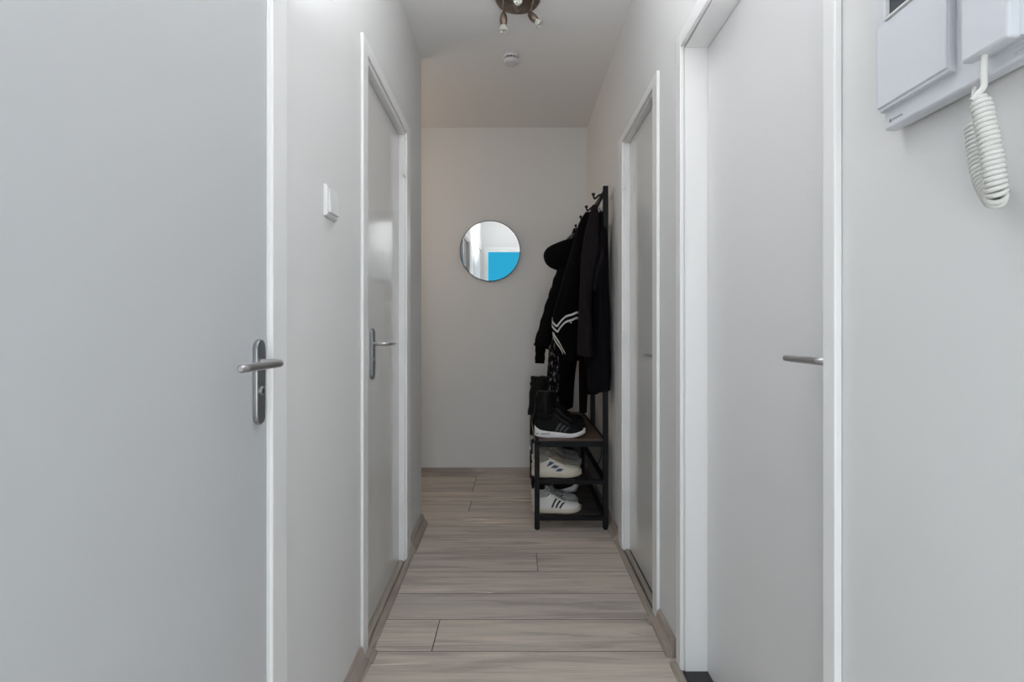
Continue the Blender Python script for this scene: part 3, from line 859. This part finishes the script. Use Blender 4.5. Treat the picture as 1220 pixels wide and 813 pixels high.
# ------------------------------------------------------------------ garments (each hangs from its hook)
def garment_bm(secs, folds=7, amp=.07, seed=0, n=72, sub=5, drop=0.0):
    """secs: (z, cx, cy, rx, ry) from top to bottom; vertical folds deepen downward"""
    zs = [s[0] for s in secs]; out = []
    m = (len(secs)-1)*sub
    for i in range(m+1):
        t = i/m*(len(secs)-1); k_ = min(int(t), len(secs)-2); f = t-k_
        def ch(c):
            p0 = secs[max(k_-1, 0)][c]; p1 = secs[k_][c]; p2 = secs[k_+1][c]; p3 = secs[min(k_+2, len(secs)-1)][c]
            return .5*((2*p1)+(-p0+p2)*f+(2*p0-5*p1+4*p2-p3)*f*f+(-p0+3*p1-3*p2+p3)*f**3)
        z, cx, cy, rx, ry = [ch(c) for c in range(5)]
        g = i/m; ring = []
        for q in range(n):
            th = 2*PI*q/n
            fo = math.sin(folds*th+seed*1.7+1.3*math.sin(2*th+seed)+g*1.2)
            nn = noise.noise(Vector((math.cos(th)*1.6+seed, math.sin(th)*1.6, z*5)))
            n2 = noise.noise(Vector((math.cos(th)*3+seed, math.sin(th)*3, z*16+seed)))
            w = 1+amp*fo*(.25+.75*g)+.10*nn+.035*n2
            c, s_ = math.cos(th), math.sin(th)
            c = math.copysign(abs(c)**.8, c); s_ = math.copysign(abs(s_)**.8, s_)
            dz = drop*math.sin(2*th+seed)*g**6 if drop else 0
            ring.append(Vector((cx+rx*c*w, cy+ry*s_*w, z+dz)))
        out.append(ring)
    return out
def garment(name, label, cat, secs, m, group='dark coats and clothes on the hooks', extra=None, **k):
    org = Vector((secs[0][1], secs[0][2], secs[0][0]))
    root = empty(name, org); tag(root, label, cat, group)
    rings = garment_bm(secs, **k)
    bm = B(); loft(bm, [[v-org for v in r] for r in rings])
    obj('body', bm, m, root, smooth=True, angle=75)
    return root, org, rings
def sleeve(root, org, pts, rs, m, nm='sleeve', flat=.75, seed=0):
    P = smooth_path(pts, 5)
    R = []
    for i in range(len(P)):
        t = i/(len(P)-1)*(len(rs)-1); k_ = min(int(t), len(rs)-2)
        R.append((rs[k_]+(rs[k_+1]-rs[k_])*(t-k_))*(1+.06*math.sin(i*1.9+seed)))
    bm = B(); tube(bm, [p-org for p in P], R, 18, flat, up=(0, 1, 0))
    return obj(nm, bm, m, root, smooth=True, angle=80)
def X(px, y): return (px-VX)*y/F
def Z(py, y): return CH+(VY-py)*y/F
def sec(py, y, pl, pr, ry, yc=None):
    """cross-section whose outline spans px pl..pr at row py as seen at depth y"""
    x0, x1 = X(pl, y), X(pr, y)
    return (Z(py, y), (x0+x1)/2, yc or y, (x1-x0)/2/1.04, ry)

# near blazer, against the wall side of the front post
r, o_, rg = garment('blazer', 'long black blazer hanging nearest the wall in front of the rack post', 'jacket',
    [sec(252, 2.80, 714, 719, .012, 2.812), sec(266, 2.79, 714, 723, .05, 2.83), sec(284, 2.76, 711, 727, .085, 2.84), sec(330, 2.745, 709, 728.5, .09, 2.835), sec(390, 2.74, 708, 730.5, .09, 2.835), sec(440, 2.735, 705, 731.5, .092, 2.835), sec(468, 2.735, 704, 731, .085, 2.835)],
    'cloth_navy', folds=5, amp=.05, seed=3, drop=.008)
sleeve(r, o_, [(X(708, 2.86), 2.87, Z(290, 2.86)), (X(703, 2.88), 2.885, Z(350, 2.88)), (X(704, 2.89), 2.885, Z(420, 2.88)), (X(706, 2.89), 2.885, Z(470, 2.88))], [.03, .04, .036, .030], 'cloth_black2')
bm = B()   # lapel
lp = [(718.5, 296), (711, 318), (706.5, 345), (709, 347), (713, 325), (719.5, 303)]
ring1 = [Vector((X(a, 2.66), 2.655+.002*math.sin(i), Z(b_, 2.66)))-o_ for i, (a, b_) in enumerate(lp)]
ring2 = [v+Vector((0, .012, 0)) for v in ring1]
loft(bm, [ring1, ring2]); obj('lapel', bm, 'cloth_char', r, bevel=.002)

# charcoal coat
r, o_, rg = garment('wool_coat', 'charcoal brown wool coat hanging from the nearest hook', 'coat',
    [sec(244, 2.79, 706, 711, .012, 2.80), sec(254, 2.78, 703, 714, .04, 2.80), sec(275, 2.74, 699, 716, .06, 2.81), sec(300, 2.70, 696, 717, .075, 2.80), sec(350, 2.69, 693.5, 708, .085, 2.80), sec(400, 2.69, 691.5, 709, .085, 2.80), sec(425, 2.69, 691, 709.5, .085, 2.80)],
    'cloth_char', folds=4, amp=.04, seed=1, drop=.004)
# varsity jacket
vr, vo, vg = garment('varsity_jacket', 'black jacket with two white stripes around its hem on the second hook', 'jacket',
    [sec(252, 3.06, 698, 706, .012, 3.08), sec(266, 3.04, 690, 706, .05, 3.08), sec(290, 3.0, 683, 704, .09, 3.07), sec(330, 2.97, 671, 700, .115, 3.06), sec(370, 2.95, 659.5, 698, .12, 3.05), sec(384, 2.95, 657.5, 698, .12, 3.05), sec(405, 2.95, 660, 697, .12, 3.05), sec(430, 2.95, 667, 696, .10, 3.05)],
    'cloth_black', folds=5, amp=.05, seed=5)
def ring_at(rings, z, th):
    n = len(rings[0]); q = int(round(th/(2*PI)*n)) % n
    best = None
    for a, b_ in zip(rings[:-1], rings[1:]):
        va, vb = a[q], b_[q]
        if (va.z-z)*(vb.z-z) <= 0 and va.z != vb.z:
            f = (va.z-z)/(va.z-vb.z); return va.lerp(vb, f)
    return rings[-1][q]
def band(root, org, rings, thf, m, nm, wid=.008, label=None, out=.004):
    """ribbon lying on the garment; thf: list of (theta, z)"""
    bm = B(); rr = []
    n = len(rings[0])
    for th, z in thf:
        a = ring_at(rings, z, th); b_ = ring_at(rings, z-wid, th)
        nn = Vector((math.cos(th), math.sin(th), 0))
        rr.append([a+nn*out-org, b_+nn*out-org, b_-nn*.003-org, a-nn*.003-org])
    loft(bm, rr); o = obj(nm, bm, m, root, smooth=True, angle=60)
    if label: o['label'] = label
# stripes wrap the camera-facing side (theta 180..330 deg, -y is 270)
zs = lambda py: Z(py, 2.95)
def hemz(th):   # degrees: 185 left .. 350 right ; dips near the left fold
    k_ = [(180, 378), (205, 382), (228, 388), (246, 382), (262, 376), (290, 371.5), (350, 370)]
    return lerpk(k_, th)
for dpy in (0, 6.5):
    band(vr, vo, vg, [(math.radians(a), zs(hemz(a)+dpy)) for a in range(180, 351, 5)], 'white_trim', 'hem_stripe', .0115, 'white knitted hem stripe')
for dth in (0, 14):
    band(vr, vo, vg, [(math.radians(a+dth), zs(396+(a-190)*.52)) for a in range(190, 236, 5)], 'white_trim', 'cuff_stripe', .015, 'white knitted cuff stripe')
bm = B(); lathe(bm, [(0, 0), (.005, .0005), (.0045, .003), (0, .004)], 14, Matrix.Translation(Vector((X(680, 2.925), 2.917, Z(384.5, 2.925)))-vo) @ Matrix.Rotation(PI/2, 4, 'X'))
obj('snap_button', bm, 'up_grey', vr, smooth=True)

# hoodie with hood and sleeve
hr, ho, hg = garment('hoodie', 'black hoodie with its hood sticking out to the left of the rack', 'hoodie',
    [sec(268, 3.33, 690, 697, .012, 3.35), sec(280, 3.31, 683, 698, .05, 3.34), sec(300, 3.28, 674, 698, .09, 3.33), sec(340, 3.25, 668, 696, .10, 3.33), sec(380, 3.25, 662, 694, .10, 3.33), sec(412, 3.25, 664, 690, .09, 3.33)],
    'cloth_black2', folds=5, amp=.05, seed=8)
bm = B()   # hood: drooping bag shape
def hoodring(px0, py0, px1, py1, ry, y):
    a = Vector((X(px0, y), y, Z(py0, y))); b_ = Vector((X(px1, y), y, Z(py1, y))); c = (a+b_)/2; u = (a-b_)/2
    return [c+u*math.cos(2*PI*k_/24)+Vector((0, ry*math.sin(2*PI*k_/24), 0))-ho for k_ in range(24)]
loft(bm, [hoodring(685, 283, 687, 318, .05, 3.27), hoodring(678, 284.5, 682, 322, .075, 3.26), hoodring(670, 286.5, 676, 324.5, .09, 3.25), hoodring(662, 290, 669, 323.5, .09, 3.25), hoodring(655, 293, 662, 322, .08, 3.25), hoodring(650, 297, 655, 319, .065, 3.25), hoodring(647.5, 302, 650, 314.5, .04, 3.25), hoodring(647.5, 306.5, 647.9, 308.5, .008, 3.25)])
obj('hood', bm, 'cloth_black2', hr, smooth=True, subsurf=2)
Y1 = 3.24
sleeve(hr, ho, [(X(674, Y1), Y1, Z(318, Y1)), (X(667, Y1), Y1, Z(340, Y1)), (X(660, Y1), Y1, Z(362, Y1)), (X(652, Y1), Y1, Z(390, Y1)), (X(644.5, Y1), Y1, Z(414, Y1))], [.045, .048, .048, .050, .050, .048], 'cloth_black2', flat=1.0)
cf = sleeve(hr, ho, [(X(644, Y1), Y1, Z(411, Y1)), (X(643.6, Y1), Y1, Z(420, Y1)), (X(643, Y1), Y1, Z(433, Y1))], [.036, .030, .030], 'cloth_black', 'ribbed_cuff', flat=1.0)

# speckled scarf and long black clothes behind
r, o_, rg = garment('knitted_scarf', 'black scarf with pale speckles hanging low behind the hoodie', 'scarf',
    [sec(272, 3.62, 683, 692, .012, 3.63), sec(300, 3.60, 674, 690, .03, 3.60), sec(360, 3.61, 664, 684, .04, 3.61), sec(405, 3.60, 655.5, 676, .045, 3.60), sec(440, 3.60, 652.5, 676, .045, 3.60), sec(466, 3.60, 652, 677, .045, 3.60), sec(482, 3.60, 654, 676, .04, 3.60)],
    'speckle', folds=6, amp=.10, seed=12, drop=.02)
bm = B(); pf = Vector((X(665, 3.60), 3.596, Z(478, 3.60)))-o_
box(bm, pf.x-.062, pf.x+.062, pf.y-.024, pf.y+.024, pf.z-.012, pf.z+.008)
for q in range(16):
    px = 654.5+q*1.4
    for dy in (-.02, .012):
        p = Vector((X(px, 3.60), 3.60+dy, Z(479, 3.60)))-o_
        tube(bm, [p, p+Vector((random.uniform(-.003, .003), 0, -.02)), p+Vector((random.uniform(-.006, .006), 0, -.035-random.random()*.01))], .0022, 5)
obj('fringe', bm, 'speckle', r, smooth=True)
r, o_, rg = garment('long_coat', 'long black coat reaching down to the bench seat behind the striped jacket', 'coat',
    [sec(262, 3.34, 697, 702, .012, 3.50), sec(290, 3.34, 688, 704, .05, 3.50), sec(340, 3.34, 678, 702, .06, 3.50), sec(400, 3.32, 669, 698, .06, 3.49), sec(450, 3.32, 668, 689, .06, 3.49), sec(490, 3.32, 670, 687, .05, 3.49)],
    'cloth_black', folds=5, amp=.06, seed=21, drop=.01)
r, o_, rg = garment('trousers', 'black trousers hanging between the long coat and the middle post', 'trousers',
    [sec(262, 3.2, 700, 704, .01, 3.22), sec(300, 3.16, 692, 704, .03, 3.17), sec(380, 3.14, 690, 704, .035, 3.15), sec(440, 3.14, 690, 702, .035, 3.15), sec(492, 3.14, 690.5, 699, .03, 3.15)],
    'cloth_black2', folds=4, amp=.05, seed=31)
# pale grey cloth showing at the far hooks
r, o_, rg = garment('pale_tote_bag', 'pale grey cloth bag peeking out at the far end of the hooks', 'bag',
    [sec(264, 3.66, 690.2, 692.3, .008, 3.70), sec(272, 3.66, 687.8, 692, .02, 3.70), sec(284, 3.66, 685.5, 691.5, .03, 3.70), sec(310, 3.66, 684, 692, .03, 3.70), sec(370, 3.66, 680, 692, .03, 3.70)],
    'paleblue', group=None, folds=3, amp=.04, seed=41)
r, o_, rg = garment('grey_sweater', 'dark grey knitted sweater bunched above the black hood', 'sweater',
    [sec(278, 3.56, 683, 689, .01, 3.56), sec(283, 3.50, 676, 690, .03, 3.50), sec(292, 3.46, 672.5, 689, .04, 3.46), sec(310, 3.45, 673, 688, .03, 3.45)],
    mat('grey_knit', (.07, .075, .075), .95, bump=.8, bscale=300), folds=5, amp=.06, seed=44)

# wire hanger of the nearest coat
bm = B()
hy = 2.80
tube(bm, smooth_path([(X(711, hy), hy, Z(256, hy)), (X(710.5, hy), hy, Z(248, hy)), (X(709, hy), hy, Z(243.5, hy)), (X(707.5, hy), hy, Z(246, hy))], 6), .002, 8)
tube(bm, [(X(710, hy), hy+.005, Z(244, hy)), (X(715, hy), hy+.01, Z(249, hy)), (X(718, hy), hy+.02, Z(253, hy))], .0022, 8)
o = obj('coat_hanger', bm, 'blackmetal', smooth=True); tag(o, 'thin black wire hanger on the nearest hook', 'hanger')

# ------------------------------------------------------------------ outside: gallery slab seen through the doorway
bm = B(); box(bm, -1.6, 1.6, -2.2, YR-.1, -.12, -.02)
o = obj('gallery_slab', bm, mat('concrete', (.45, .44, .42), .9, bump=.5, bscale=80, var=.1)); struct(o, 'grey concrete walkway outside the front doorway', 'walkway')

# ------------------------------------------------------------------ light
w = bpy.data.worlds.new('sky'); bpy.context.scene.world = w; w.use_nodes = True
nt = w.node_tree; bg = nt.nodes['Background']
tc = nt.nodes.new('ShaderNodeTexCoord'); sp = nt.nodes.new('ShaderNodeSeparateXYZ')
rp = nt.nodes.new('ShaderNodeValToRGB')
rp.color_ramp.elements[0].position = .0; rp.color_ramp.elements[0].color = (.35, .36, .36, 1)
rp.color_ramp.elements[1].position = .02; rp.color_ramp.elements[1].color = (.03, .40, .66, 1)
nt.links.new(tc.outputs['Generated'], sp.inputs[0]); nt.links.new(sp.outputs['Z'], rp.inputs[0])
nt.links.new(rp.outputs[0], bg.inputs['Color']); bg.inputs['Strength'].default_value = 1.0

def area(name, loc, rot, sx, sy, power, col):
    l = bpy.data.lights.new(name, 'AREA'); l.shape = 'RECTANGLE'; l.size = sx; l.size_y = sy
    l.energy = power; l.color = col
    o = bpy.data.objects.new(name, l); C.objects.link(o); o.location = loc; o.rotation_euler = rot; return o
area('daylight', (.05, -1.35, .82), (PI/2, 0, 0), 1.9, 1.5, 40, (1.0, .985, .96))
area('side_room_daylight', (-1.45, .15, 1.2), (0, -PI/2, 0), 1.9, 1.3, 5, (.72, .89, 1.0))
area('recess_lamp', (-1.6, 3.3, 1.9), (0, -PI/2, 0), .6, .6, 4.2, (1.0, .81, .64))

# added fill light above the view, without a fixture, bounced off the ceiling
area('bounce_fill', (0, .86, 1.66), (PI, 0, 0), .6, .6, 18.5, (.95, .97, 1.0)).data.spread = math.radians(145)
# ------------------------------------------------------------------ camera
cam = bpy.data.cameras.new('camera'); co = bpy.data.objects.new('camera', cam); C.objects.link(co)
co.location = (0, 0, CH); co.rotation_euler = (PI/2, 0, 0)
cam.sensor_width = 36; cam.lens = 36*F/1220
cam.shift_x = -(VX-610)/1220; cam.shift_y = -(406.5-VY)/1220
cam.clip_start = .02
sc = bpy.context.scene; sc.camera = co
sc.view_settings.view_transform = 'Standard'; sc.view_settings.look = 'None'
sc.view_settings.exposure = .06; sc.view_settings.gamma = 1; sc.view_settings.use_curve_mapping = False
